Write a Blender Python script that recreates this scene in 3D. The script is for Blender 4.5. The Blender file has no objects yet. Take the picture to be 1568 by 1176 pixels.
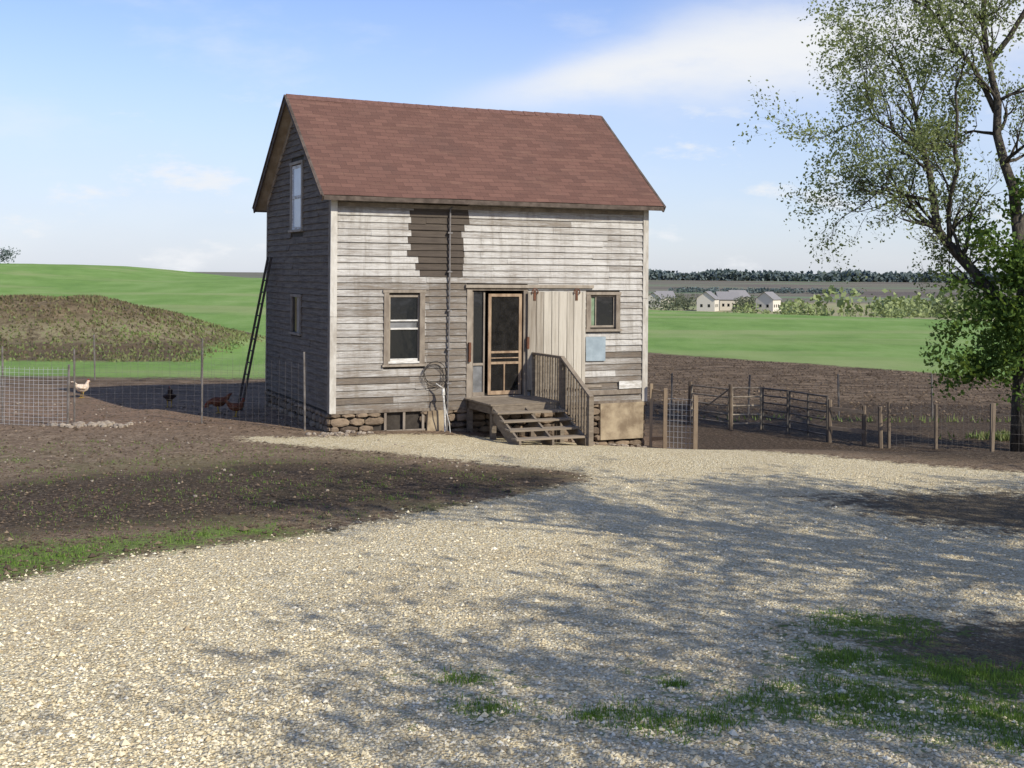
import bpy, math, numpy as np
from mathutils import Vector
R = np.random.default_rng(7)
sc = bpy.context.scene
EYE = 3.2

# ------------------------------------------------------------------ nodes
class NT:
    def __init__(s, nt): s.t = nt
    def n(s, typ, **k):
        nd = s.t.nodes.new(typ)
        for a, b in k.items(): setattr(nd, a, b)
        return nd
    def put(s, sock, v):
        if v is None: return
        if isinstance(v, bpy.types.NodeSocket): s.t.links.new(v, sock)
        else:
            if isinstance(v, (tuple, list)) and len(v) == 3 and sock.type == 'RGBA': v = (*v, 1)
            sock.default_value = v
    def math(s, op, a, b=None, c=None, clamp=False):
        nd = s.n('ShaderNodeMath', operation=op, use_clamp=clamp)
        s.put(nd.inputs[0], a); s.put(nd.inputs[1], b); s.put(nd.inputs[2], c)
        return nd.outputs[0]
    def mix(s, f, a, b, blend='MIX'):
        nd = s.n('ShaderNodeMix', data_type='RGBA', blend_type=blend)
        s.put(nd.inputs[0], f); s.put(nd.inputs[6], a); s.put(nd.inputs[7], b)
        return nd.outputs[2]
    def noise(s, vec, scale, detail=4, rough=.55, col=False):
        nd = s.n('ShaderNodeTexNoise'); s.put(nd.inputs['Vector'], vec)
        nd.inputs['Scale'].default_value = scale; nd.inputs['Detail'].default_value = detail
        nd.inputs['Roughness'].default_value = rough
        return nd.outputs['Color' if col else 'Fac']
    def vor(s, vec, scale, feat='F1'):
        nd = s.n('ShaderNodeTexVoronoi', feature=feat); s.put(nd.inputs['Vector'], vec)
        nd.inputs['Scale'].default_value = scale
        return nd
    def mapr(s, v, a, b, c=0., d=1., smooth=True):
        nd = s.n('ShaderNodeMapRange', interpolation_type='SMOOTHSTEP' if smooth else 'LINEAR')
        s.put(nd.inputs[0], v)
        for i, x in enumerate((a, b, c, d)): nd.inputs[i+1].default_value = x
        return nd.outputs[0]
    def ramp(s, f, stops):
        nd = s.n('ShaderNodeValToRGB'); s.put(nd.inputs[0], f)
        e = nd.color_ramp.elements
        while len(e) < len(stops): e.new(.5)
        for i, (p, c) in enumerate(stops):
            e[i].position = p; e[i].color = (*c, 1)
        return nd.outputs[0]
    def attr(s, name):
        return s.n('ShaderNodeAttribute', attribute_name=name).outputs['Fac']
    def scale(s, vec, sx, sy, sz):
        nd = s.n('ShaderNodeMapping'); s.put(nd.inputs[0], vec)
        nd.inputs['Scale'].default_value = (sx, sy, sz)
        return nd.outputs[0]
    def bump(s, h, strength=.5, dist=.02):
        nd = s.n('ShaderNodeBump'); s.put(nd.inputs['Height'], h)
        nd.inputs['Strength'].default_value = strength; nd.inputs['Distance'].default_value = dist
        return nd.outputs[0]

def newmat(name):
    m = bpy.data.materials.new(name); m.use_nodes = True
    t = m.node_tree; b = t.nodes['Principled BSDF']
    b.inputs['Roughness'].default_value = .85
    b.inputs['Specular IOR Level'].default_value = .25
    return m, NT(t), b

def simple(name, c1, c2, sc_=(8, 8, 8), nscale=1., rough=.85, metal=0, bump=.3, tone=False, bdist=.01):
    m, N, b = newmat(name)
    co = N.n('ShaderNodeTexCoord').outputs['Object']
    v = N.scale(co, *sc_)
    f = N.noise(v, nscale, 5, .6)
    f = N.mapr(f, .3, .7)
    if tone:
        f = N.math('ADD', N.math('MULTIPLY', f, .5), N.attr('tone'), clamp=True)
    c = N.mix(f, c1, c2)
    N.put(b.inputs['Base Color'], c)
    b.inputs['Roughness'].default_value = rough; b.inputs['Metallic'].default_value = metal
    if bump: N.put(b.inputs['Normal'], N.bump(f, bump, bdist))
    return m

def leafmat(name, ca, cb, trans=.35):
    m, N, b = newmat(name)
    t = N.attr('tone')
    c = N.mix(t, ca, cb)
    N.put(b.inputs['Base Color'], c); b.inputs['Roughness'].default_value = .7
    tr = N.n('ShaderNodeBsdfTranslucent'); N.put(tr.inputs[0], N.mix(.5, c, (.25, .32, .05)))
    ms = N.n('ShaderNodeMixShader'); ms.inputs[0].default_value = trans
    N.t.links.new(b.outputs[0], ms.inputs[1]); N.t.links.new(tr.outputs[0], ms.inputs[2])
    out = [n for n in N.t.nodes if n.type == 'OUTPUT_MATERIAL'][0]
    N.t.links.new(ms.outputs[0], out.inputs[0])
    return m

# ------------------------------------------------------------------ mesh helpers
class MB:
    def __init__(s): s.v = []; s.f = []; s.m = []; s.t = []
    def add(s, vs, fs, mat=0, tone=0.):
        o = len(s.v)
        s.v += [tuple(map(float, p)) for p in vs]; s.t += [float(tone)] * len(vs)
        s.f += [tuple(i + o for i in f) for f in fs]; s.m += [mat] * len(fs)
BF = [(0, 3, 2, 1), (4, 5, 6, 7), (0, 1, 5, 4), (1, 2, 6, 5), (2, 3, 7, 6), (3, 0, 4, 7)]
def box(mb, x0, x1, y0, y1, z0, z1, mat=0, tone=0., fn=None, jit=0.):
    vs = [(x0, y0, z0), (x1, y0, z0), (x1, y1, z0), (x0, y1, z0), (x0, y0, z1), (x1, y0, z1), (x1, y1, z1), (x0, y1, z1)]
    if jit: vs = [tuple(c + R.uniform(-jit, jit) for c in p) for p in vs]
    if fn: vs = [fn(*p) for p in vs]
    mb.add(vs, BF, mat, tone)
def beam(mb, p, q, w, h=None, mat=0, tone=0., up=(0, 0, 1)):
    h = h or w; p = Vector(p); q = Vector(q); d = (q - p).normalized(); u = Vector(up)
    if abs(d.dot(u)) > .95: u = Vector((0, 1, 0))
    s = d.cross(u).normalized(); u = s.cross(d)
    vs = []
    for c in (p, q):
        for a, b in ((-1, -1), (1, -1), (1, 1), (-1, 1)):
            vs.append(c + s * a * w / 2 + u * b * h / 2)
    mb.add(vs, [(0, 3, 2, 1), (4, 5, 6, 7), (0, 1, 5, 4), (1, 2, 6, 5), (2, 3, 7, 6), (3, 0, 4, 7)], mat, tone)
def tube(mb, pts, rad, n=6, mat=0, tone=0., flat=None):
    pts = [Vector(p) for p in pts]
    if not hasattr(rad, '__len__'): rad = [rad] * len(pts)
    vs = []
    for i, p in enumerate(pts):
        d = (pts[min(i + 1, len(pts) - 1)] - pts[max(i - 1, 0)])
        if d.length < 1e-6: d = Vector((0, 0, 1))
        d.normalize()
        ref = Vector((0, 1, 0)) if abs(d.y) < .9 else Vector((1, 0, 0))
        s = d.cross(ref).normalized(); u = s.cross(d)
        ru = rad[i] if flat is None else rad[i] * flat
        for k in range(n):
            a = 2 * math.pi * k / n
            vs.append(p + s * math.cos(a) * rad[i] + u * math.sin(a) * ru)
    fs = []
    for i in range(len(pts) - 1):
        for k in range(n):
            k2 = (k + 1) % n
            fs.append((i * n + k, i * n + k2, (i + 1) * n + k2, (i + 1) * n + k))
    fs.append(tuple(range(n - 1, -1, -1))); fs.append(tuple((len(pts) - 1) * n + k for k in range(n)))
    mb.add(vs, fs, mat, tone)
def build(mb, name, mats, parent=None, smooth=False, loc=None):
    me = bpy.data.meshes.new(name); me.from_pydata(mb.v, [], mb.f)
    for m in mats: me.materials.append(m)
    me.polygons.foreach_set('material_index', mb.m)
    a = me.attributes.new('tone', 'FLOAT', 'POINT'); a.data.foreach_set('value', mb.t)
    if smooth: me.polygons.foreach_set('use_smooth', [True] * len(mb.f))
    me.update()
    o = bpy.data.objects.new(name, me); sc.collection.objects.link(o)
    if parent: o.parent = parent
    if loc: o.location = loc
    return o
def npmesh(name, V, F, mats, tone=None, parent=None):
    me = bpy.data.meshes.new(name); me.from_pydata(V.tolist(), [], F.tolist())
    for m in mats: me.materials.append(m)
    if tone is not None:
        a = me.attributes.new('tone', 'FLOAT', 'POINT'); a.data.foreach_set('value', np.asarray(tone, dtype=np.float32))
    o = bpy.data.objects.new(name, me); sc.collection.objects.link(o)
    if parent: o.parent = parent
    return o
def empty(name, loc=(0, 0, 0), rz=0.):
    e = bpy.data.objects.new(name, None); e.location = loc; e.rotation_euler = (0, 0, rz)
    e.empty_display_size = .3; sc.collection.objects.link(e); return e
def leafquads(C, size, tone, aspect=.55):
    n = len(C); C = np.asarray(C)
    a = R.normal(size=(n, 3)); a /= np.linalg.norm(a, axis=1)[:, None]
    b = R.normal(size=(n, 3)); b = np.cross(a, b); b /= np.linalg.norm(b, axis=1)[:, None]
    s = (np.asarray(size) * R.uniform(.6, 1.3, n))[:, None]
    V = np.stack([C - a * s * .5, C + b * s * aspect * .5, C + a * s * .5, C - b * s * aspect * .5], 1).reshape(-1, 3)
    F = np.arange(n * 4).reshape(n, 4)
    return V, F, np.repeat(np.asarray(tone), 4)

def ss(x, a, b):
    t = np.clip((np.asarray(x, float) - a) / (b - a), 0, 1); return t * t * (3 - 2 * t)
def ycrest(x): return np.clip(138 - .95 * x, 85, 170)
def hz(x, y):
    x = np.asarray(x, float); y = np.asarray(y, float)
    z = -.7 * ss(x, -3, 4) * ss(y, 22, 28)
    z = z + 1.95 * ss(-x, 9.5, 17.5) * ss(y, 43, 50.5) * (1 - ss(y, 52, 64)) * (1 + .04 * np.sin(x * .9) + .03 * np.sin(x * 2.1 + 1))
    z = z + ss(y, 48, 150) * (2.2 * ss(-x, -10, 25) + 1.6 * ss(-x, 36, 58)) * (1 - ss(y, 165, 420))
    t = (y - ycrest(x)) / 440
    t = np.where(t < .06, np.where(t < 0, 0, t * t / .12), t - .03)
    t = np.minimum(t, 1.0)
    z = z - 13.2 * t
    z = z + 8 * ss(y, 1300, 2600)
    z = z + .02 * np.sin(x * 1.3 + y * .7) * np.sin(y * 1.1 - x * .4) * ss(y, 3, 8)
    return z
def gz(x, y): return float(hz(x, y))

def psd(P, x, y):
    P = np.array(P, float); n = len(P)
    d = np.full(x.shape, 1e9); ins = np.zeros(x.shape, bool)
    for i in range(n):
        ax, ay = P[i]; bx, by = P[(i + 1) % n]
        ex, ey = bx - ax, by - ay
        t = np.clip(((x - ax) * ex + (y - ay) * ey) / (ex * ex + ey * ey), 0, 1)
        d = np.minimum(d, np.hypot(x - ax - t * ex, y - ay - t * ey))
        c = ((ay > y) != (by > y)) & (x < (bx - ax) * (y - ay) / ((by - ay) if by != ay else 1e-9) + ax)
        ins ^= c
    return np.where(ins, d, -d)

GRAVEL = [(-60, -30), (-16, 6.5), (-5.2, 12.7), (-4.2, 13.75), (-2.6, 15), (-.72, 17), (1.25, 19.2), (1.1, 19.9), (-.9, 21.3), (-3.5, 22.7), (-5.0, 23.4),
          (-5.2, 23.9), (-3.6, 24.0), (0, 25.3), (2.6, 26.2), (3.6, 24.4), (5.0, 22.4), (8.2, 20.5), (14, 18.3), (60, 15), (60, -30)]
DARK = [[(4.3, 17.9), (6, 18.5), (9, 18.6), (20, 17.0), (20, 13.5), (7.5, 14.6), (5.2, 16.2)],
        [(2.7, 11.1), (3.6, 11.6), (9, 11.6), (9, 8.4), (4.2, 8.9), (3.3, 9.8)],
        [(-9, 17.5), (-4, 20.9), (.9, 19.9), (.5, 18.7), (-3, 16.2), (-7, 14.5)],
        [(3.5, 27), (4.4, 24.6), (5.6, 23.1), (8.6, 21.2), (20, 18.5), (40, 20), (40, 38), (3.5, 38)]]
GRASS = [[(-7.4, 12.2), (-5.3, 12.95), (-4.3, 14.0), (-2.7, 15.3), (-3.2, 15.5), (-4.8, 14.6), (-7.6, 13.6)],
         [(1.75, 9.3), (2.6, 9.75), (3.9, 9.2), (8, 9.4), (8, 8.2), (3.9, 8.35), (2.6, 8.9)],
         [(2.5, 10.1), (2.6, 10.5), (3.6, 10.1), (4.6, 10), (4.6, 9.75), (3.3, 9.85)],
         [(2.9, 11.2), (3.1, 11.6), (3.7, 11.4), (3.5, 11.0)]]
SPOT = [(-.36, 9.75, .12), (-.15, 9.1, .14), (.9, 9.0, .22), (1.15, 8.8, .2), (.6, 8.95, .1), (1.5, 8.9, .16), (1.3, 9.7, .07)]

# ------------------------------------------------------------------ GROUND
def axis(near0, near1, step, far, g, neg=None):
    a = list(np.arange(near0, near1 + 1e-6, step)); s = step; x = near1
    while x < far: s *= g; x += s; a.append(x)
    if neg is not None:
        s = step; x = near0; b = []
        while x > neg: s *= g; x -= s; b.append(x)
        a = b[::-1] + a
    return np.array(a)
xs = axis(-14, 14, .22, 4000, 1.07, -4000)
ys = np.concatenate([axis(4, 32, .22, 32, 1.1, -60), np.arange(32.5, 150, .8)])
s_ = .8; x_ = ys[-1]; ex = []
while x_ < 6500: s_ *= 1.06; x_ += s_; ex.append(x_)
ys = np.concatenate([ys, ex])
X, Y = np.meshgrid(xs, ys); nx, ny = len(xs), len(ys)
x = X.ravel(); y = Y.ravel()
V = np.stack([x, y, hz(x, y)], 1)
I = (np.arange(ny - 1)[:, None] * nx + np.arange(nx - 1)[None]).ravel()
F = np.stack([I, I + 1, I + nx + 1, I + nx], 1)
gravel = psd(GRAVEL, x, y)
dark = np.max([psd(p, x, y) for p in DARK], 0)
grass = np.max([psd(p, x, y) + (.12 if i else 0) for i, p in enumerate(GRASS)] + [r * .4 - np.hypot((x - a) * .8, (y - b)) for a, b, r in SPOT], 0)
gr = np.minimum(y - np.clip(61.7 - 1.07 * (x - 6.7), 40, 75), ycrest(x) + 25 - y)
gl = np.minimum(np.minimum(y - 37, 260 - y), np.max([43.3 - y, y - 57, (x + 11.8) * 1.2], 0))
green = np.where(x < -3, gl, gr)
weedy = np.where(x < -3, np.min([y - 43.3, 57 - y, -(x + 11.8)], 0), -5)

mg, N, B = newmat('ground_soil_gravel_grass')
pos = N.n('ShaderNodeNewGeometry').outputs['Position']
sep = N.n('ShaderNodeSeparateXYZ'); N.put(sep.inputs[0], pos)
n1 = N.noise(pos, .55, 4, .6); n2 = N.noise(pos, 3.5, 5, .65); n3 = N.noise(pos, 14, 4, .7)
def mask(attr, amp1, amp2, w):
    d = N.math('ADD', N.attr(attr), N.math('MULTIPLY', N.math('SUBTRACT', n2, .5), amp1))
    d = N.math('ADD', d, N.math('MULTIPLY', N.math('SUBTRACT', n3, .5), amp2))
    return N.mapr(d, -w, w)
# gravel
v1 = N.vor(pos, 36); v2 = N.vor(pos, 85)
sepc = N.n('ShaderNodeSeparateColor'); N.put(sepc.inputs[0], v1.outputs['Color'])
sepd = N.n('ShaderNodeSeparateColor'); N.put(sepd.inputs[0], v2.outputs['Color'])
gv = N.math('ADD', N.math('MULTIPLY', sepc.outputs[0], .6), N.math('MULTIPLY', sepd.outputs[1], .4))
gcol = N.ramp(gv, [(0, (.31, .23, .12)), (.25, (.56, .45, .255)), (.55, (.75, .64, .41)), (.8, (.85, .76, .54)), (1, (.89, .84, .69))])
gap = N.mapr(v1.outputs['Distance'], .4, .8)
gcol = N.mix(N.math('MULTIPLY', gap, .5), gcol, (.27, .20, .11))
gcol = N.mix(N.mapr(n1, .48, .72, 0, .5), gcol, (.50, .395, .235))
gcol = N.mix(N.mapr(n2, .5, .76, 0, .45), gcol, (.44, .35, .215))
# dirt
dcol = N.ramp(n2, [(.25, (.085, .058, .037)), (.5, (.19, .135, .088)), (.75, (.33, .25, .165))])
dcol = N.mix(N.mapr(n3, .48, .68, 0, .6), dcol, (.37, .29, .20))
dcol = N.mix(N.mapr(n3, .46, .34, 0, .6), dcol, (.06, .042, .028))
dcol = N.mix(N.math('MULTIPLY', N.mapr(n1, .42, .62, 0, .5), N.mapr(sep.outputs[1], 23, 19)), dcol, (.12, .13, .045))
dcol = N.mix(N.math('MULTIPLY', N.mapr(sep.outputs[1], 23, 27, 0, .4), N.mapr(n2, .35, .6)), dcol, (.24, .13, .08))
far_d = N.ramp(N.noise(N.scale(pos, .5, 1.4, 1), 1.8, 6, .85), [(.38, (.045, .031, .02)), (.5, (.135, .096, .062)), (.62, (.26, .19, .125))])
dcol = N.mix(N.mapr(sep.outputs[1], 28, 36), dcol, far_d)
col = dcol
dk = N.ramp(n3, [(.35, (.022, .016, .011)), (.5, (.055, .04, .028)), (.68, (.14, .105, .073))])
dkm = N.math('MULTIPLY', mask('dark', 3.2, 1.8, .5), .88)
gm = mask('gravel', 1.0, .9, .14)
col = N.mix(gm, col, gcol)
col = N.mix(dkm, col, dk)
st = N.vor(pos, 22)
ssep = N.n('ShaderNodeSeparateColor'); N.put(ssep.inputs[0], st.outputs['Color'])
stm = N.math('MULTIPLY', N.mapr(st.outputs['Distance'], .30, .2), N.mapr(ssep.outputs[0], .88, .90))
stm = N.math('MULTIPLY', stm, N.mapr(sep.outputs[1], 34, 26, 0, .7))
col = N.mix(stm, col, (.38, .33, .25))
# near grass
gcl = N.ramp(N.noise(pos, 22, 3, .7), [(.3, (.055, .10, .015)), (.55, (.13, .22, .035)), (.8, (.21, .31, .07))])
col = N.mix(N.math('MULTIPLY', mask('grass', 2.4, 2.0, .25), .7), col, gcl)
# green field
gf = N.ramp(N.noise(N.scale(pos, .6, .25, 1), .35, 6, .7), [(.3, (.12, .215, .05)), (.5, (.18, .29, .075)), (.7, (.25, .34, .12))])
gf = N.mix(N.mapr(N.noise(N.scale(pos, .03, .12, 1), 1, 3, .5), .5, .66, 0, .6), gf, (.29, .32, .14))
gf = N.mix(N.mapr(N.noise(pos, 1.5, 4, .8), .5, .8, 0, .35), gf, (.10, .17, .04))
col = N.mix(mask('green', 2.8, 1., .6), col, gf)
wd = N.ramp(N.noise(pos, 2.2, 6, .8), [(.36, (.07, .052, .032)), (.46, (.165, .132, .08)), (.54, (.25, .21, .125)), (.63, (.18, .215, .08)), (.78, (.25, .30, .12))])
brn = N.ramp(N.noise(pos, 1.3, 6, .85), [(.40, (.08, .057, .034)), (.62, (.24, .18, .108))])
sz = N.mapr(N.math('ADD', sep.outputs[2], N.math('MULTIPLY', N.math('SUBTRACT', n1, .5), 1.2)), .95, 1.5)
wd = N.mix(N.math('MULTIPLY', sz, .88), wd, brn)
sb = N.mapr(N.math('ADD', sep.outputs[2], N.math('MULTIPLY', N.math('SUBTRACT', n1, .5), .8)), .75, .35)
wd = N.mix(N.math('MULTIPLY', sb, .85), wd, (.095, .068, .045))
col = N.mix(mask('weedy', 2.5, 1., .4), col, wd)
# distance
fn = N.noise(N.scale(pos, .004, .012, .01), 1, 5, .6)
pale = N.ramp(fn, [(.3, (.20, .22, .10)), (.5, (.33, .29, .17)), (.7, (.19, .27, .10))])
dfar = N.ramp(fn, [(.38, (.125, .105, .09)), (.52, (.18, .16, .12)), (.62, (.16, .21, .12))])
pm = N.mapr(N.attr('crest'), 18, 30)
col = N.mix(pm, col, pale)
col = N.mix(N.mapr(N.math('ADD', sep.outputs[1], N.math('MULTIPLY', fn, 300)), 880, 960), col, dfar)
N.put(B.inputs['Base Color'], col); B.inputs['Roughness'].default_value = .95; B.inputs['Specular IOR Level'].default_value = .1
h = N.math('SUBTRACT', N.math('MULTIPLY', N.math('SUBTRACT', .8, v1.outputs['Distance']), gm), N.math('MULTIPLY', n3, -2.4))
N.put(B.inputs['Normal'], N.bump(h, .8, .03))
g = npmesh('ground', V, F, [mg])
for nm, ar in (('gravel', gravel), ('dark', dark), ('grass', grass), ('green', green), ('weedy', weedy), ('crest', y - ycrest(x))):
    a = g.data.attributes.new(nm, 'FLOAT', 'POINT'); a.data.foreach_set('value', np.clip(ar, -60, 60).astype(np.float32))
g.data.polygons.foreach_set('use_smooth', [True] * len(F))

# pebbles and clods
def wedge(n, y0, y1, p=2.):
    u = R.uniform(0, 1, n); yy = 1 / (1 / y0 + u * (1 / y1 - 1 / y0)); xx = R.uniform(-.44, .44, n) * yy
    return xx, yy
def lumps(name, px_, py_, size, mat, tone):
    n = len(px_)
    oc = np.array([(1, 0, 0), (0, 1, 0), (-1, 0, 0), (0, -1, 0), (0, 0, .7), (0, 0, -.5)])
    ang = R.uniform(0, 6.28, n); ca, sa = np.cos(ang), np.sin(ang)
    O = oc[None] * (size[:, None, None] * R.uniform(.6, 1.3, (n, 6, 1)))
    Vx = O[..., 0] * ca[:, None] - O[..., 1] * sa[:, None] + px_[:, None]
    Vy = O[..., 0] * sa[:, None] + O[..., 1] * ca[:, None] + py_[:, None]
    Vz = O[..., 2] + hz(px_, py_)[:, None] + size[:, None] * .2
    V = np.stack([Vx, Vy, Vz], -1).reshape(-1, 3)
    of = np.array([(0, 1, 4), (1, 2, 4), (2, 3, 4), (3, 0, 4), (1, 0, 5), (2, 1, 5), (3, 2, 5), (0, 3, 5)])
    F = (np.arange(n)[:, None, None] * 6 + of[None]).reshape(-1, 3)
    return npmesh(name, V, F, [mat], np.repeat(tone, 6))
px_, py_ = wedge(38000, 6.8, 20)
sd = psd(GRAVEL, px_, py_); sdk = np.max([psd(p, px_, py_) for p in DARK], 0)
k = (sd > R.uniform(-.4, .2, len(sd))) & (sdk < R.uniform(-.6, .1, len(sd))); px_, py_ = px_[k], py_[k]
n = len(px_)
mp, N, B = newmat('gravel_stone')
N.put(B.inputs['Base Color'], N.ramp(N.attr('tone'), [(0, (.28, .205, .12)), (.3, (.55, .455, .28)), (.7, (.74, .64, .43)), (1, (.85, .79, .64))]))
lumps('gravel', px_, py_, R.gamma(3, .003, n) + .004, mp, R.beta(2.2, 1.7, n))
mc, N, B = newmat('soil_clod')
N.put(B.inputs['Base Color'], N.ramp(N.attr('tone'), [(0, (.05, .035, .023)), (.5, (.13, .092, .06)), (1, (.28, .21, .14))]))
px_, py_ = wedge(17000, 11, 30); k = (psd(GRAVEL, px_, py_) < R.uniform(-.3, .1, 17000)) & (px_ < 2.5); px_, py_ = px_[k], py_[k]; n = len(px_)
lumps('soil_clods', px_, py_, R.gamma(2.5, .005, n) + .006, mc, R.beta(1.4, 2.8, n))
px_ = R.uniform(4, 27, 16000); py_ = R.uniform(34, 60, 16000); k = py_ < 61 - 1.07 * (px_ - 6.7); px_, py_ = px_[k], py_[k]; n = len(px_)
lumps('field_clods', px_, py_, R.gamma(2.5, .008, n) + .012, mc, R.beta(1.3, 2.6, n))

# ------------------------------------------------------------------ grass blades
mgrass = leafmat('grass_blades', (.08, .15, .018), (.21, .33, .06), .3)
mweed = leafmat('weed_blades', (.15, .115, .065), (.18, .24, .075), .2)
def blades(name, px, py, hgt, wid, mat, tone):
    n = len(px); z = hz(px, py); a = R.uniform(0, 6.28, n); ln = R.uniform(0, .8, n) * hgt; b = R.uniform(0, 6.28, n)
    hh = hgt * R.uniform(.4, 1.3, n)
    V = np.stack([np.stack([px - np.cos(a) * wid, py - np.sin(a) * wid, z - .01], -1),
                  np.stack([px + np.cos(a) * wid, py + np.sin(a) * wid, z - .01], -1),
                  np.stack([px + np.cos(b) * ln, py + np.sin(b) * ln, z + hh], -1)], 1).reshape(-1, 3)
    return npmesh(name, V, np.arange(n * 3).reshape(n, 3), [mat], np.repeat(tone, 3))
def inpoly(P, n):
    P = np.array(P, float); lo, hi = P.min(0), P.max(0)
    q = R.uniform(lo - .3, hi + .3, (n, 2)); d = psd(P, q[:, 0], q[:, 1])
    return q[d > R.uniform(-.3, .25, n)]
cl = lambda q: .5 + .5 * np.sin(q[:, 0] * 5.1 + np.sin(q[:, 1] * 7) * 2) * np.sin(q[:, 1] * 6.3 + q[:, 0] * 2)
g0 = inpoly(GRASS[0], 19000); g0 = g0[cl(g0) > R.uniform(.35, .85, len(g0))]
pts = np.concatenate([inpoly(GRASS[1], 60000), inpoly(GRASS[2], 17000), inpoly(GRASS[3], 5000)])
pts = pts[cl(pts) > R.uniform(.1, .7, len(pts))]
sp = np.concatenate([np.stack([a + R.normal(0, r * .8, int(1800 * r)), b + R.normal(0, r * .7, int(1800 * r))], -1) for a, b, r in SPOT])
pts = np.concatenate([g0, pts, sp])
blades('grass_tufts', pts[:, 0], pts[:, 1], .05, .006, mgrass, R.uniform(0, 1, len(pts)))
cx = R.uniform(-11, 0, 600); cy = R.uniform(13, 23, 600); kk = psd(GRAVEL, cx, cy) < -.2; cx, cy = cx[kk], cy[kk]
qx = np.repeat(cx, 14) + R.normal(0, .11, len(cx) * 14); qy = np.repeat(cy, 14) + R.normal(0, .11, len(cx) * 14)
blades('sparse_grass', qx, qy, .04, .006, mgrass, R.uniform(0, .8, len(qx)))
cx = R.uniform(-30, -11, 2600); cy = R.uniform(43, 56, 2600)
qx = np.repeat(cx, 5) + R.normal(0, .18, 13000); qy = np.repeat(cy, 5) + R.normal(0, .18, 13000)
tn = np.clip(np.repeat(np.where(hz(cx, cy) > 1.2 + R.normal(0, .25, 2600), .0, .5) + R.normal(0, .3, 2600), 5), 0, 1)
blades('weeds', qx, qy, .10, .06, mweed, tn)
qx = np.concatenate([R.normal(12.3, .5, 900), R.uniform(5, 22, 300)]); qy = np.concatenate([R.normal(30.0, .2, 900), R.normal(33.5, .2, 300)])
blades('fence_weeds', qx, qy, .16, .03, mweed, np.clip(R.normal(.7, .3, 1200), 0, 1))

# ------------------------------------------------------------------ HOUSE
AN = math.atan2(.415, .91)
house = empty('wooden_farmhouse', (-3.584, 24.6, 0), AN)
L, D = 7.22, 5.35
front = lambda s, o, z: (s, -o, z)
gableL = lambda s, o, z: (-o, s, z)
gableR = lambda s, o, z: (L + o, s, z)
back = lambda s, o, z: (s, D + o, z)
def sidingmat(name, paint1, paint2):
    ms, N, B = newmat(name)
    co = N.n('ShaderNodeTexCoord').outputs['Object']; tn = N.attr('tone')
    f1 = N.noise(N.scale(co, 1.7, 1.7, 26), 1, 6, .72); f2 = N.noise(N.scale(co, 7, 7, 150), 1, 4, .7); f3 = N.noise(co, .9, 4, .6)
    w = N.math('ADD', N.math('MULTIPLY', f1, 1.0), N.math('MULTIPLY', f2, .6)); w = N.math('ADD', w, N.math('MULTIPLY', f3, .5))
    w = N.math('ADD', w, N.math('SUBTRACT', tn, .85))
    wm = N.mapr(w, .12, .80)
    paint = N.mix(f2, paint1, paint2)
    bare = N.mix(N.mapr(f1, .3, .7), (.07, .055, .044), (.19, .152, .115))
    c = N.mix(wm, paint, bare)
    vst = N.noise(N.scale(co, 6, 6, .6), 1, 5, .7)
    c = N.mix(N.mapr(vst, .46, .72, 0, .55), c, (.18, .15, .115))
    c = N.mix(N.mapr(tn, 1.0, 1.15, 0, .7), c, (.055, .043, .034))
    N.put(B.inputs['Base Color'], c); N.put(B.inputs['Normal'], N.bump(f2, .6, .008)); B.inputs['Roughness'].default_value = .85
    return ms
ms = sidingmat('weathered_clapboard', (.64, .62, .58), (.41, .385, .35))
mtrim = simple('weathered_trim', (.34, .29, .23), (.12, .092, .07), (6, 6, 3), 1.2, bump=.3, tone=True)
mcorner = simple('old_corner_board', (.58, .55, .49), (.22, .18, .135), (9, 9, 2.5), 1.2, bump=.3, tone=True)
mdark = simple('dark_interior_board', (.035, .028, .022), (.06, .05, .04))
mwhite = simple('old_white_paint', (.70, .68, .64), (.40, .37, .32), (5, 5, 20))
mglass, N, B = newmat('window_glass')
B.inputs['Base Color'].default_value = (.012, .014, .016, 1); B.inputs['Roughness'].default_value = .08; B.inputs['Specular IOR Level'].default_value = .6
co = N.n('ShaderNodeTexCoord').outputs['Object']; N.put(B.inputs['Normal'], N.bump(N.noise(co, 3, 2), .15, .02))
mgl2, N, B = newmat('painted_sky_reflection'); B.inputs['Roughness'].default_value = .25
N.put(B.inputs['Base Color'], N.mix(N.noise(N.n('ShaderNodeTexCoord').outputs['Object'], 3), (.6, .65, .7), (.4, .43, .46)))  # pale base colour paints a sky reflection onto the pane
mcurt = simple('hazy_pane', (.22, .22, .22), (.10, .10, .10), (3, 3, 3), rough=.2, bump=0)
mwood = simple('grey_porch_wood', (.24, .195, .145), (.08, .062, .046), (4, 4, 12), 1.5, tone=True)
mdoorw = simple('screen_door_wood', (.40, .29, .19), (.22, .145, .09), (10, 10, 3))
mplank = simple('pale_door_planks', (.50, .455, .38), (.20, .165, .125), (18, 18, 1.0), 1., tone=True)
mrust = simple('rusty_iron', (.16, .06, .03), (.08, .04, .025), (20, 20, 20), rough=.7)
mmetal = simple('dull_conduit', (.24, .23, .22), (.14, .12, .11), (10, 10, 10), rough=.6, metal=.2, bump=0)
mstone = simple('foundation_stone', (.27, .20, .135), (.09, .066, .046), (7, 7, 7), 1, bump=.8, tone=True, bdist=.03)
mplast = simple('tan_plaster', (.40, .32, .21), (.19, .14, .09), (3, 3, 3), 1, bump=.6)
mblue = simple('blue_grey_panel', (.33, .39, .42), (.25, .30, .33), (5, 5, 5), 1, bump=0)

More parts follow.
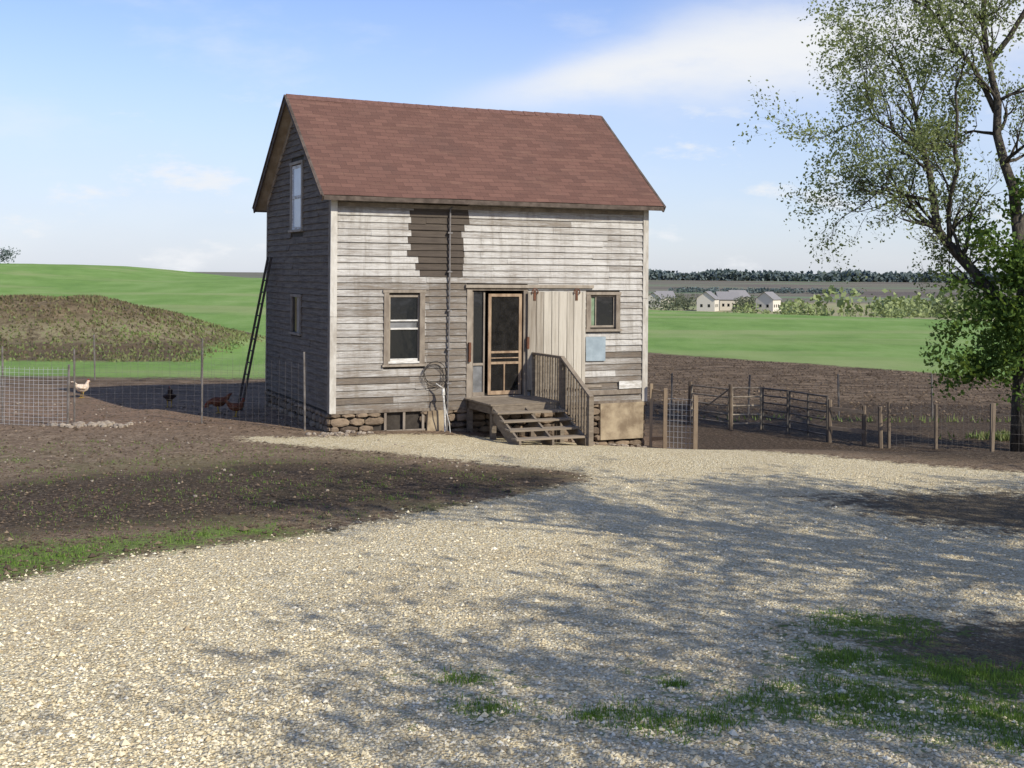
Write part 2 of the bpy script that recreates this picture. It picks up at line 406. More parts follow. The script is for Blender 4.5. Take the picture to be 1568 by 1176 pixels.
def wear(s, z):
    w = R.uniform(.06, .22)
    if 1.55 < s < 2.88 and z > 3.12: return R.uniform(1.12, 1.2)
    if 2.0 < s < 2.9 and z <= 3.12: return R.uniform(.36, .52)
    if R.uniform() < .05: w += .15
    if s < 1.6 and z > 4.3: w += .10
    if z > 4.45: w += .08
    if s > 5.6 and z < 1.5: w += R.uniform(.1, .4)
    if s < 2.9 and z < 3.1: w += .10
    if s < 2 and z < 1.0: w += .12
    return w
def siding(fn, z0, z1, rng, openings, wearf, name):
    mb = MB(); z = z0; h = .135
    while z < z1 - .02:
        zt = min(z + h, z1)
        r = rng((z + zt) / 2 + .03)
        if r and r[1] - r[0] > .1:
            segs = [r]
            for (a0, a1, b0, b1) in openings:
                if zt > b0 + .01 and z < b1 - .01:
                    ns = []
                    for p, q in segs:
                        if a1 <= p or a0 >= q: ns.append((p, q)); continue
                        if a0 > p: ns.append((p, a0))
                        if a1 < q: ns.append((a1, q))
                    segs = ns
            for p, q in segs:
                cuts = [p]
                if name == 'front_siding' and z > 3.12:
                    st = [1.60 + R.uniform(-.02, .05) + (.16 if z < 3.5 else 0) + (.08 if int(z / h) % 2 else 0), 2.82 + R.uniform(-.05, .03) + (.12 if z > 4.2 else 0)]
                    cuts += [c for c in st if p < c < q]
                if name == 'front_siding' and z <= 3.12:
                    c = 2.0 + R.uniform(-.03, .1)
                    if p < c < q: cuts.append(c)
                c = p + R.uniform(.6, 3.6)
                while c < q - .4:
                    if all(abs(c - e) > .25 for e in cuts): cuts.append(c)
                    c += R.uniform(1.6, 3.6)
                cuts = sorted(cuts) + [q]
                for i in range(len(cuts) - 1):
                    s0, s1 = cuts[i], cuts[i + 1] - (.003 if i < len(cuts) - 2 else 0)
                    if s1 - s0 < .02: continue
                    w = wearf((s0 + s1) / 2, z)
                    if name == 'front_siding' and z > 3.12 and w < 1: w = min(w, .4)
                    dz0, dz1 = R.normal(0, .0045, 2); ob = .034 + R.uniform(-.006, .01)
                    zb = z - .014
                    pr = [(s0, -.003, zb + dz0), (s1, -.003, zb + dz1), (s1, ob, zb + dz1), (s0, ob, zb + dz0),
                          (s0, -.003, zt), (s1, -.003, zt), (s1, .007, zt), (s0, .007, zt)]
                    mb.add([fn(*v) for v in pr], BF, 0, w)
        z += h
    return build(mb, name, [ms], house)

FO = [(1.09, 1.97, 1.29, 2.84), (2.90, 4.30, .55, 2.93), (5.70, 6.54, 1.95, 2.80)]
siding(front, .43, 4.85, lambda z: (.11, L - .11), FO, wear, 'front_siding')
rk = lambda z: (max(.10, (z - 4.84) / .774 + .02), min(D - .1, D - (z - 4.84) / .774 - .02))
GO = [(2.08, 3.12, 4.05, 5.6), (2.1, 3.0, 1.82, 2.7)]
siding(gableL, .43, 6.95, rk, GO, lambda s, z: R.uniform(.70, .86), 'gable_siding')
siding(gableR, .43, 6.95, rk, [], lambda s, z: R.uniform(.3, .6), 'right_gable_siding')
siding(back, .43, 4.85, lambda z: (.1, L - .1), [], lambda s, z: R.uniform(.4, .7), 'back_siding')
mb = MB()
OP = [(1.2, 1.88, 1.38, 2.74), (3.02, 4.2, .6, 2.82), (5.81, 6.44, 2.03, 2.73)]
sx = sorted({0., L} | {o[0] for o in OP} | {o[1] for o in OP}); sz_ = sorted({.40, 4.84} | {o[2] for o in OP} | {o[3] for o in OP})
for i in range(len(sx) - 1):
    for j in range(len(sz_) - 1):
        cx, cz = (sx[i] + sx[i + 1]) / 2, (sz_[j] + sz_[j + 1]) / 2
        if any(o[0] < cx < o[1] and o[2] < cz < o[3] for o in OP): continue
        box(mb, sx[i], sx[i + 1], -.14, 0, sz_[j], sz_[j + 1], fn=front)
for fn in (gableL, gableR):
    P = [(0.14, .40), (D - .14, .40), (D - .14, 4.90), (D / 2, 6.87), (.14, 4.90)]
    vs = [fn(s, 0, z) for s, z in P] + [fn(s, -.12, z) for s, z in P]
    mb.add(vs, [(0, 1, 2, 3, 4), (9, 8, 7, 6, 5)] + [(i, (i + 1) % 5, (i + 1) % 5 + 5, i + 5) for i in range(5)])
box(mb, .12, L - .12, -.14, 0, .4, 4.84, fn=back)
box(mb, .15, L - .15, .15, D - .15, .5, .58)
box(mb, .15, L - .15, .15, D - .15, 3.0, 3.08)
build(mb, 'wall_core', [mdark], house)
# trim
mb = MB()
for s0, s1 in ((-.028, .105), (L - .105, L + .028)):
    for z0, z1 in ((.38, 2.3 + s0 * .05), (2.305 + s0 * .05, 4.80)):
        box(mb, s0, s1, .003, .05, z0, z1, 1, R.uniform(-.1, .2), front, .003)
box(mb, .0, .105, -.0, .034, .38, 4.88, 0, .35, gableL)
box(mb, D - .115, D, -.0, .034, .38, 4.88, 0, .35, gableL)
box(mb, 0, .115, 0, .03, .38, 4.88, 0, .2, gableR)
box(mb, .0, L, .0, .045, .36, .425, 0, .5, front, .004)
box(mb, .12, L - .12, .02, .05, 4.50, 4.58, 0, .3, front)
def casing(a0, a1, z0, z1, fn, t=.09, tone=.2):
    box(mb, a0, a0 + t, 0, .05, z0, z1, 0, tone, fn, .003); box(mb, a1 - t, a1, 0, .05, z0, z1, 0, tone + .1, fn, .003)
    box(mb, a0 - .02, a1 + .02, 0, .058, z1, z1 + .06, 0, tone - .1, fn, .003)
    box(mb, a0 - .03, a1 + .03, 0, .08, z0 - .05, z0, 0, tone - .2, fn, .003)
casing(1.09, 1.97, 1.33, 2.78, front, .11, .25)
casing(5.70, 6.54, 1.99, 2.74, front, .10, .25)
casing(2.08, 3.12, 4.10, 5.52, gableL, .11, .0)
casing(2.12, 2.98, 1.87, 2.64, gableL, .1, .4)
box(mb, 2.90, 3.02, 0, .045, .58, 2.84, 0, .0, front, .003)
box(mb, 4.20, 4.30, 0, .045, .58, 2.84, 0, .3, front, .003)
box(mb, 2.86, 5.86, .0, .085, 2.885, 2.95, 0, -.1, front, .003)
box(mb, 2.90, 4.30, .0, .04, 2.83, 2.88, 0, .4, front)
box(mb, 5.6, 7.08, .03, .055, .56, .66, 0, .35, front, .006)
box(mb, 5.62, 6.1, .03, .05, .72, .78, 0, .1, front, .006)
build(mb, 'trim', [mtrim, mcorner], house)
# windows
mb = MB()
def bar(a0, a1, z0, z1, m=0, o0=-.05, o1=-.01, fn=front): box(mb, a0, a1, o0, o1, z0, z1, m, 0, fn)
bar(1.2, 1.245, 1.38, 2.74, 1); bar(1.835, 1.88, 1.38, 2.74, 1); bar(1.245, 1.835, 2.69, 2.74, 1)
bar(1.245, 1.835, 1.38, 1.44, 0, -.05, .0); bar(1.245, 1.835, 2.03, 2.065, 0, -.05, .0); bar(1.245, 1.835, 2.20, 2.23, 0, -.05, .0)
bar(1.19, 1.90, 1.345, 1.385, 0, -.05, .05)
bar(1.245, 1.835, 1.44, 2.03, 2, -.035, -.03); bar(1.245, 1.835, 2.23, 2.69, 2, -.045, -.04); bar(1.245, 1.835, 2.065, 2.2, 5, -.045, -.04)
bar(5.81, 5.85, 2.03, 2.73, 1); bar(6.40, 6.44, 2.03, 2.73, 1); bar(5.85, 6.4, 2.69, 2.73, 1); bar(5.85, 6.4, 2.03, 2.07, 1)
bar(5.95, 5.97, 2.07, 2.69, 1); bar(5.85, 5.95, 2.07, 2.69, 4, -.045, -.04); bar(5.97, 6.4, 2.07, 2.69, 2, -.045, -.04)
G = gableL
bar(2.19, 2.25, 4.1, 5.5, 0, .004, .03, G); bar(2.95, 3.01, 4.1, 5.5, 0, .004, .03, G); bar(2.25, 2.95, 4.78, 4.84, 0, .004, .03, G)
bar(2.25, 2.95, 5.44, 5.5, 0, .004, .03, G); bar(2.25, 2.95, 4.1, 4.16, 0, .004, .03, G)
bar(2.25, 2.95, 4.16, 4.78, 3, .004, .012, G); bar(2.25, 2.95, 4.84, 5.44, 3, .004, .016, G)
bar(2.22, 2.88, 1.87, 2.64, 2, .004, .012, G); bar(2.35, 2.55, 1.87, 2.64, 1, .014, .02, G)
build(mb, 'windows', [mwhite, mtrim, mglass, mgl2, simple('painted_see_through_light', (.22, .30, .2), (.15, .2, .12), bump=0), mcurt], house)  # green strip paints the light seen through a window across the room
# doors
mb = MB()
def ob(a0, a1, z0, z1, o0, o1, m=0, t=0., j=0.): box(mb, a0, a1, o0, o1, z0, z1, m, t, front, j)
S0, S1 = 3.40, 4.17
for a in (S0, S1 - .065): ob(a, a + .065, .64, 2.76, -.02, .015)
for z, hh in ((.64, .08), (1.28, .05), (1.51, .045), (2.70, .06)): ob(S0 + .065, S1 - .065, z, z + hh, -.02, .013)
ob(3.76, 3.79, .72, 1.28, -.02, .012); ob(S0 + .065, S1 - .065, 1.40, 1.42, -.02, .01)
ob(3.02, 3.06, .6, 2.8, -.03, .01, 1, .3); ob(3.30, 3.335, .6, 2.8, -.06, -.02, 1, .3)
ob(3.06, 3.30, 1.26, 1.31, -.06, -.02, 1, .0); ob(3.06, 3.30, .62, .70, -.06, -.02, 1, .2); ob(3.06, 3.30, .70, 1.26, -.055, -.05, 4)
ob(3.06, 3.30, 1.31, 2.8, -.062, -.058, 5)
ob(3.02, 4.2, .585, .62, -.14, .06, 1, .1)
ob(2.93, 2.98, 1.35, 1.75, .046, .10, 3)
build(mb, 'screen_door', [mdoorw, mtrim, mdark, mrust, mcurt, mglass], house)
mscr, N, B = newmat('insect_screen'); B.inputs['Base Color'].default_value = (.05, .045, .04, 1)
tr = N.n('ShaderNodeBsdfTransparent'); mx = N.n('ShaderNodeMixShader')
co = N.n('ShaderNodeTexCoord').outputs['Object']
N.put(mx.inputs[0], N.mapr(N.noise(co, 6), .3, .7, .2, .4))
N.t.links.new(tr.outputs[0], mx.inputs[1]); N.t.links.new(B.outputs[0], mx.inputs[2])
N.t.links.new(mx.outputs[0], [n for n in N.t.nodes if n.type == 'OUTPUT_MATERIAL'][0].inputs[0])
mb = MB(); vs = [front(S0 + .06, -.005, .68), front(S1 - .06, -.005, .68), front(S1 - .06, -.005, 2.72), front(S0 + .06, -.005, 2.72)]
mb.add(vs, [(0, 1, 2, 3)]); build(mb, 'door_screen', [mscr], house)
mb = MB(); a = 4.27
while a < 5.62:
    w_ = R.uniform(.15, .21); e = min(a + w_, 5.66)
    box(mb, a, e - .012, .085, .11, .72 + R.uniform(-.03, .03), 2.80 + R.uniform(-.01, .01), 0, R.uniform(-.25, .55), front, .002); a = e
for a in (4.42, 5.42):
    box(mb, a - .03, a + .03, .11, .122, 2.62, 2.84, 1, 0, front)
    tube(mb, [front(a + .07 * math.cos(t), .135, 2.80 + .07 * math.sin(t)) for t in np.linspace(-.6, 3.7, 9)], .013, 5, 1)
box(mb, 4.25, 4.30, .085, .13, 1.6, 1.85, 1, 0, front)
build(mb, 'sliding_plank_door', [mplank, mrust], house)
mb = MB()
box(mb, 5.69, 6.17, .045, .06, 1.30, 1.83, 0, 0, front, .004); box(mb, 6.52, 7.08, .055, .07, .68, .84, 1, 0, front, .006)
build(mb, 'patch_panels', [mblue, mwhite], house)
mb = MB()
tube(mb, [front(2.56, .05, 4.55), front(2.50, .07, 4.50), front(2.49, .08, 4.3), front(2.49, .08, 2.5), front(2.47, .08, .5), front(2.46, .06, -.1)], .02, 8)
for z in (4.0, 3.2, 2.4, 1.6, .9): box(mb, 2.44, 2.54, .04, .11, z, z + .03, 0, 0, front)
build(mb, 'conduit_pipe', [mmetal], house)
mb = MB()
for i in range(4):
    r = .20 + .02 * i; t0 = R.uniform(0, 6)
    cxx, czz = 2.18 + R.uniform(-.03, .03), 1.12 + R.uniform(-.03, .03)
    tube(mb, [front(cxx + r * math.cos(t) * R.uniform(.95, 1.05), .09 + .01 * i, czz + r * math.sin(t)) for t in np.linspace(t0, t0 + 6.1, 20)], .006, 4)
build(mb, 'hanging_wire_coil', [simple('old_wire', (.07, .06, .05), (.04, .035, .03), bump=0)], house)
# foundation
mb = MB(); box(mb, .02, L - .02, .05, D - .02, -1.2, .40, 1, .2)
def stone(fn, a, e, z, zt):
    o1 = R.uniform(.02, .085); cxs = (a + e) / 2; czs = (z + zt) / 2; n_ = 8; vs = []
    ph = R.uniform(0, .6)
    for sc2, oo in ((1.0, -.03), (1.0, o1 * .35), (.68, o1)):
        for k_ in range(n_):
            t = ph + k_ * 2 * math.pi / n_; c_, s_2 = math.cos(t), math.sin(t)
            m_ = max(abs(c_), abs(s_2)) ** .7
            vs.append(fn(cxs + c_ / m_ * (e - a) * .5 * sc2 + R.uniform(-.012, .012), oo, czs + s_2 / m_ * (zt - z) * .5 * sc2 + R.uniform(-.01, .01)))
    fs = [(l * n_ + k_, l * n_ + (k_ + 1) % n_, (l + 1) * n_ + (k_ + 1) % n_, (l + 1) * n_ + k_) for l in range(2) for k_ in range(n_)] + [tuple(2 * n_ + k_ for k_ in range(n_))]
    mb.add(vs, fs, 0, R.uniform(-.15, .6))
z = -1.0
while z < .33:
    hh = R.uniform(.11, .19); zt = min(z + hh, .37)
    for fn_, LL in ((front, L), (gableL, D)):
        a = .0
        while a < LL - .02:
            e = min(a + R.uniform(.16, .46), LL)
            if not (fn_ is front and 1.05 < (a + e) / 2 < 2.0 and zt > -.02): stone(fn_, a + .006, e - .006, z + .005, zt - .005)
            a = e
    z = zt
box(mb, 6.05, 7.12, 0, .085, -.42, .37, 2, 0, front, .015); box(mb, 2.03, 2.42, 0, .09, -.12, .36, 2, 0, front, .015)
box(mb, 1.12, 1.17, 0, .03, .0, .36, 3, .2, front); box(mb, 1.93, 1.98, 0, .03, .0, .36, 3, .2, front); box(mb, 1.52, 1.57, 0, .03, .0, .36, 3, .2, front)
box(mb, 1.1, 2.0, 0, .04, -.05, .0, 3, .2, front)
build(mb, 'stone_foundation', [mstone, mdark, mplast, mtrim], house)
# roof
mr, N, B = newmat('brown_asphalt_shingles')
uv = N.n('ShaderNodeUVMap').outputs[0]
br = N.n('ShaderNodeTexBrick'); N.put(br.inputs['Vector'], uv)
br.offset = .5; br.inputs['Scale'].default_value = 1; br.inputs['Brick Width'].default_value = .30; br.inputs['Row Height'].default_value = .14
br.inputs['Mortar Size'].default_value = .005; br.inputs['Color1'].default_value = (.11, .054, .040, 1); br.inputs['Color2'].default_value = (.17, .085, .062, 1)
br.inputs['Mortar'].default_value = (.06, .032, .025, 1); br.inputs['Bias'].default_value = -.1
nz = N.noise(uv, 60, 3, .7); nl = N.noise(uv, .7, 4, .6); nm = N.noise(N.scale(uv, 1.1, 7.1, 1), 1, 2, .5)
c = N.mix(N.mapr(nz, .35, .7, 0, .4), br.outputs[0], (.20, .112, .083))
c = N.mix(N.mapr(nl, .45, .7, 0, .35), c, (.10, .059, .047))
c = N.mix(N.mapr(nm, .55, .75, 0, .4), c, (.22, .125, .085))
N.put(B.inputs['Base Color'], c); B.inputs['Roughness'].default_value = .9
sv = N.n('ShaderNodeSeparateXYZ'); N.put(sv.inputs[0], uv)
saw = N.math('FRACT', N.math('DIVIDE', sv.outputs[1], .14))
hh = N.math('SUBTRACT', N.math('MULTIPLY', nz, .35), saw)
N.put(B.inputs['Normal'], N.bump(hh, .7, .012))
e_, o_ = .30, .27; zE, zR, bR = 4.70, 7.03, D / 2
def roofplane(b0, name):
    nx_, nr = 40, 26
    me = bpy.data.meshes.new(name); vs = []; uvs = []
    for j in range(nr + 1):
        t = j / nr
        for i in range(nx_ + 1):
            s = i / nx_; aa = -o_ + s * (L + 2 * o_)
            sag = -.035 * math.sin(math.pi * s) * t + .006 * math.sin(s * 21 + t * 9)
            vs.append((aa, b0 + (bR - b0) * t, zE + (zR - zE) * t + sag)); uvs.append((s * (L + 2 * o_), t * 3.85))
    fs = [(j * (nx_ + 1) + i, j * (nx_ + 1) + i + 1, (j + 1) * (nx_ + 1) + i + 1, (j + 1) * (nx_ + 1) + i) for j in range(nr) for i in range(nx_)]
    me.from_pydata(vs, [], fs); ul = me.uv_layers.new(name='UVMap')
    for p in me.polygons:
        for li in p.loop_indices: ul.data[li].uv = uvs[me.loops[li].vertex_index]
    me.materials.append(mr); o = bpy.data.objects.new(name, me); sc.collection.objects.link(o); o.parent = house
roofplane(-e_, 'roof_front'); roofplane(D + e_, 'roof_back')
msof = simple('tan_soffit', (.44, .37, .28), (.30, .24, .17), (3, 3, 3))
mfas = simple('dark_fascia', (.13, .10, .08), (.06, .045, .035), (6, 6, 6))
mb = MB()
for b0, sg in ((-e_, 1), (D + e_, -1)):
    vs = []
    for aa in (-o_ + .02, L + o_ - .02):
        vs += [(aa, b0 + sg * .02, zE - .035 + .015), (aa, bR, zR - .06), (aa, bR, zR - .10), (aa, b0 + sg * .02, zE - .075 + .015)]
    mb.add(vs, [(0, 1, 5, 4), (3, 7, 6, 2), (0, 4, 7, 3), (0, 3, 2, 1), (4, 5, 6, 7)], 0)
    for aa in (-o_, L + o_):
        beam(mb, (aa, b0, zE - .075), (aa, bR, zR - .075), .035, .13, 1)
        beam(mb, (aa - .03 * (1 if aa < 0 else -1), b0, zE - .012), (aa - .03 * (1 if aa < 0 else -1), bR, zR - .012), .03, .022, 1)
        beam(mb, (0 if aa < 0 else L, b0 + sg * .30, zE + .08), (0 if aa < 0 else L, bR, zR - .2), .07, .16, 0)
    box(mb, -o_ + .02, L + o_ - .02, b0 - .012, b0 + .012, zE - .10, zE - .012, 1)
for i in range(26):
    aa = -o_ + i * (L + 2 * o_) / 26
    sg = -.035 * math.sin(math.pi * (i + .5) / 26)
    w_ = (L + 2 * o_) / 26 + .02
    vs = [(aa, bR - .13, zR - .092 + sg), (aa + w_, bR - .13, zR - .098 + sg), (aa + w_, bR, zR + .012 + sg), (aa, bR, zR + .02 + sg), (aa, bR + .13, zR - .092 + sg), (aa + w_, bR + .13, zR - .098 + sg)]
    mb.add(vs, [(0, 1, 2, 3), (3, 2, 5, 4)], 3)
build(mb, 'roof_trim', [msof, mfas, mtrim, simple('ridge_cap_shingle', (.17, .09, .07), (.12, .062, .048), (12, 12, 12))], house)

# porch
mb = MB()
P0, P1, T = 2.89, 4.42, 1.45
nb = 11
for i in range(nb):
    o0 = .05 + i * (T - .05) / nb; box(mb, P0 - .04, P1 + .03, o0, o0 + (T - .05) / nb - .012, .565, .60, 0, R.uniform(-.3, .1), front, .003)
box(mb, P0, P1, T - .06, T - .015, .40, .56, 0, .1, front); box(mb, P0, P0 + .045, .05, T - .06, .40, .56, 0, .3, front); box(mb, P1 - .045, P1, .05, T - .06, .40, .56, 0, .2, front)
for a_, o__ in ((P0 + .05, T - .1), (P1 - .05, T - .1), (P0 + .05, .15), (P1 - .05, .15)):
    box(mb, a_ - .05, a_ + .05, o__ - .05, o__ + .05, -.7, .56, 0, .3, front)
nst = 4; rise = .135; run = .30
for k_ in range(1, nst + 1):
    zt = .60 - rise * k_; o0 = T + run * (k_ - 1) - .01
    box(mb, P0 - .02, P1 - .02, o0 + .03, o0 + run * .5 - .006, zt - .035, zt, 0, R.uniform(-.4, -.1), front, .004)
    box(mb, P0 - .02, P1 - .02, o0 + run * .5, o0 + run - .01, zt - .035, zt, 0, R.uniform(-.4, -.1), front, .004)
for a_ in (P0 + .02, P1 - .1, (P0 + P1) / 2 - .05):
    vs = []
    for da in (0, .045):
        vs += [front(a_ + da, T - .02, .52), front(a_ + da, T + run * nst, .60 - rise * nst - .04), front(a_ + da, T + run * nst, -.25), front(a_ + da, T + run * nst - .15, -.25), front(a_ + da, T - .02, .28)]
    mb.add(vs, [(0, 1, 2, 3, 4), (9, 8, 7, 6, 5)] + [(i, (i + 1) % 5, (i + 1) % 5 + 5, i + 5) for i in range(5)], 0, .1)
ra = P1 - .01; OE = T + run * nst + .02
def ztop(o): return 1.50 if o <= T else 1.50 - (o - T) * (.66 / (OE - T))
beam(mb, front(ra, .06, 1.50), front(ra, T + .03, 1.50), .09, .045, 0, -.1)
beam(mb, front(ra, T, 1.50), front(ra, OE + .05, ztop(OE) - .03), .09, .045, 0, -.1)
o = .12
while o < OE - .05:
    zb = .56 if o < T else .60 - (o - T) / run * rise - .10
    box(mb, ra + .03, ra + .065, o - .018, o + .018, zb - .05, ztop(o) - .02, 0, R.uniform(.1, .5), front, .003); o += .118
box(mb, ra - .05, ra + .05, OE - .05, OE + .05, -.4, ztop(OE) - .02, 0, .1, front, .003)
box(mb, ra - .04, ra + .04, .03, .11, .55, 1.48, 0, .1, front); box(mb, ra - .045, ra + .045, T - .05, T + .04, -.3, 1.48, 0, .1, front)
build(mb, 'porch_steps_and_railing', [mwood], house)

def W(a, o, z):
    return (-3.584 + .91 * a + .415 * o, 24.6 + .415 * a - .91 * o, z)

mb = MB()
tube(mb, [(0, 0, -.2), (-.02, 0, .4), (-.05, 0, .78)], .02, 8); tube(mb, [(-.05, 0, .76), (-.055, 0, .90)], [.04, .028], 8)
tube(mb, [(-.05, 0, .84), (-.05, -.1, .84), (-.05, -.14, .76)], .018, 6); beam(mb, (-.06, 0, .9), (-.20, 0, .99), .03, .015)
tube(mb, [(-.05, -.14, .76), (.0, -.14, .5), (.08, -.1, .2), (.1, -.08, .0)], .011, 5)
p = W(2.35, .28, 0); hy = build(mb, 'water_hydrant', [mwhite], loc=(p[0], p[1], gz(p[0], p[1])))

mb = MB()
b0 = Vector((-6.25, 28.60, gz(-6.25, 28.6))); t0 = Vector((-5.64, 28.86, 3.52)); sd_ = Vector((-.415, .91, 0)) * .2
for s in (-1, 1): beam(mb, b0 + sd_ * s, t0 + sd_ * s * .85, .05, .035)
for i in range(1, 13):
    c = b0.lerp(t0, i / 13.); tube(mb, [c - sd_ * .95, c + sd_ * .95], .016, 5)
build(mb, 'ladder', [simple('old_ladder_wood', (.08, .065, .05), (.04, .03, .025))])

# ------------------------------------------------------------------ fences
mpost = simple('fence_post_wood', (.26, .20, .14), (.10, .075, .055), (8, 8, 3), tone=True)
mwire = simple('fence_wire', (.20, .18, .165), (.10, .085, .07), bump=0, rough=.6)
mgalv = simple('stock_panel_wire', (.50, .50, .51), (.36, .36, .36), bump=0, rough=.5)
def wirefence(name, P, h, vs_, hs, r, posts=True, pr=.022, mat=mwire, ph=None, pmat=mwire, wood=False):
    e = empty(name, (P[0][0], P[0][1], 0)); mb = MB(); mp_ = MB(); ox, oy = P[0]
    for i in range(len(P) - 1):
        (x0, y0), (x1, y1) = P[i], P[i + 1]; Ls = math.hypot(x1 - x0, y1 - y0); n = max(1, int(Ls / vs_))
        ph_ = R.uniform(0, 6)
        q = [(x0 + (x1 - x0) * t - ox, y0 + (y1 - y0) * t - oy, gz(x0 + (x1 - x0) * t, y0 + (y1 - y0) * t) + .02 * math.sin(t * 6 + ph_)) for t in np.linspace(0, 1, n + 1)]
        for a in q: beam(mb, (a[0], a[1], a[2] + .03), (a[0] + R.uniform(-.015, .015), a[1], a[2] + h), r)
        for zz in np.arange(.05, h + .01, hs):
            for a, b in zip(q[:-1:1], q[1:]): beam(mb, (a[0], a[1], a[2] + zz), (b[0], b[1], b[2] + zz), r)
    if posts:
        for (x0, y0) in P:
            g_ = gz(x0, y0); tx = R.uniform(-.05, .05)
            tube(mp_, [(x0 - ox, y0 - oy, g_ - .3), (x0 - ox + tx, y0 - oy, g_ + (ph or h + .1) + R.uniform(-.08, .05))], pr, 6, 0, R.uniform(-.1, .4))
        build(mp_, 'posts', [mpost if wood else pmat], e)
    build(mb, 'wires', [mat], e); return e
wirefence('wire_fence', [(-14, 25.9), (-10.6, 25.9), (-9.1, 25.9), (-6.45, 25.9), (-4.1, 24.75)], 1.35, .16, .11, .0022, ph=1.55, pr=.02)
wirefence('stock_panel', [(-14, 25.35), (-12, 25.3), (-9.0, 25.2)], 1.22, .10, .075, .0042, pr=.025, mat=mgalv)
wirefence('wire_fence', [(-20, 35.5), (-16, 35.6), (-12, 35.8), (-9, 36), (-6, 36.2)], 1.2, .3, .2, .003)
wirefence('wire_fence', [(8.6, 28.2), (9.6, 28), (10.35, 26.7)], .95, .15, .15, .003, wood=True, pr=.04)
wirefence('wire_fence', [(10.35, 26.7), (13.5, 27.2), (17, 27.6)], .95, .2, .2, .003, wood=True, pr=.05)
wirefence('wire_fence', [(4.4, 34), (6.5, 34), (9, 34), (11.5, 33.8), (14, 33.6), (17, 33.4)], 1.1, .3, .22, .003, pr=.025)
e = empty('wire_gate', (3.1, 27.4, 0)); mb = MB()
def lp(x_, y_, z_): return (x_ - 3.1, y_ - 27.4, z_)
G1, G2, G3 = (3.10, 27.45), (3.38, 27.2), (4.0, 26.9)
for i, (gp, w_, hh, tn_) in enumerate(((G1, .06, 1.42, -.3), (G2, .08, 1.35, .2), (G3, .09, 1.22, .25))):
    g_ = gz(*gp); beam(mb, lp(*gp, g_ - .3), lp(gp[0] + .01, gp[1], g_ + hh), w_, w_, 0, tn_)
g2 = gz(*G2)
beam(mb, lp(*G2, g2 + .25), lp(3.12, 27.45, g2 + .2), .05, .08, 0, .1); beam(mb, lp(*G2, g2 + 1.25), lp(3.12, 27.45, g2 + 1.28), .05, .06, 0, .1)
build(mb, 'posts', [simple('brown_post', (.32, .24, .155), (.16, .115, .08), (8, 8, 3), tone=True)], e)
mb = MB()
for t in np.linspace(.03, .97, 8):
    xx, yy = G2[0] + (G3[0] - G2[0]) * t, G2[1] + (G3[1] - G2[1]) * t
    beam(mb, lp(xx, yy, gz(xx, yy) + .05), lp(xx, yy, gz(xx, yy) + 1.1), .005)
for z_ in np.arange(.05, 1.15, .12): beam(mb, lp(*G2, g2 + z_), lp(*G3, gz(*G3) + z_), .005)
build(mb, 'wires', [mgalv], e)
mrail = simple('dark_corral_rail', (.13, .115, .10), (.07, .06, .05), rough=.6)
mrail2 = simple('pale_rail', (.36, .31, .24), (.2, .16, .12))
def panel(name, A_, B_, h, n, mat, diag=False, bars=1):
    mb = MB(); ga, gb = gz(*A_), gz(*B_)
    PT = lambda t, z_: ((A_[0] + (B_[0] - A_[0]) * t) - A_[0], (A_[1] + (B_[1] - A_[1]) * t) - A_[1], ga + (gb - ga) * t + z_)
    for i in range(n):
        z_ = .15 + (h - .15) * i / (n - 1); tube(mb, [PT(0, z_), PT(1, z_)], .02, 6)
    for t in np.linspace(0, 1, bars + 2): tube(mb, [PT(t, 0.0), PT(t, h + .02)], .024, 6)
    if diag: tube(mb, [PT(0, .15), PT(1, h)], .02, 6)
    return build(mb, name, [mat], loc=(A_[0], A_[1], 0))
panel('corral_gate', (5.60, 31.4), (6.35, 31.5), 1.05, 5, mrail2, False, 0)
panel('corral_gate', (6.38, 31.4), (6.80, 30.5), 1.05, 6, mrail, False, 0)
panel('corral_gate', (6.83, 30.4), (7.42, 29.1), 1.05, 6, mrail, False, 1)
panel('corral_gate', (4.75, 32.6), (5.55, 31.6), 1.0, 5, mrail2, True, 0)
mb = MB()
for (xx, yy, hh) in ((7.45, 28.95, 1.0), (8.12, 28.5, .92), (8.42, 28.2, .95), (5.58, 31.4, 1.15), (4.7, 32.7, 1.1)):
    g_ = gz(xx, yy); tube(mb, [(xx, yy, g_ - .3), (xx + R.uniform(-.03, .03), yy, g_ + hh)], [.055, .048], 7, 0, R.uniform(.2, .5))
for z_ in (.35, .8):
    beam(mb, (7.45, 28.9, gz(7.45, 28.9) + z_), (8.12, 28.45, gz(8.12, 28.45) + z_ - .02), .03, .08, 0, -.2)
build(mb, 'wooden_rail_fence', [mpost])

def rocks(name, C, smin, smax, mat):
    mb = MB()
    for (xx, yy) in C:
        s = R.uniform(smin, smax); g_ = gz(xx, yy)
        vs = [Vector((math.cos(t) * math.cos(p_), math.sin(t) * math.cos(p_), math.sin(p_) * .7)) * s * R.uniform(.75, 1.15) + Vector((xx, yy, g_ + s * .25)) for p_ in (-.6, .5) for t in np.linspace(0, 5.2, 6)]
        vs += [Vector((xx, yy, g_ + s * .85))]
        fs = [(i, (i + 1) % 6, 6 + (i + 1) % 6, 6 + i) for i in range(6)] + [(6 + i, 6 + (i + 1) % 6, 12) for i in range(6)]
        mb.add(vs, fs, 0, R.uniform(-.2, .4))
    build(mb, name, [mat])
mrub = simple('pale_rubble', (.38, .32, .25), (.18, .135, .10), (9, 9, 9), tone=True)
rocks('rubble_pile', [(R.normal(-8.6, .4), R.normal(25.4, .18)) for _ in range(70)], .03, .085, mrub)
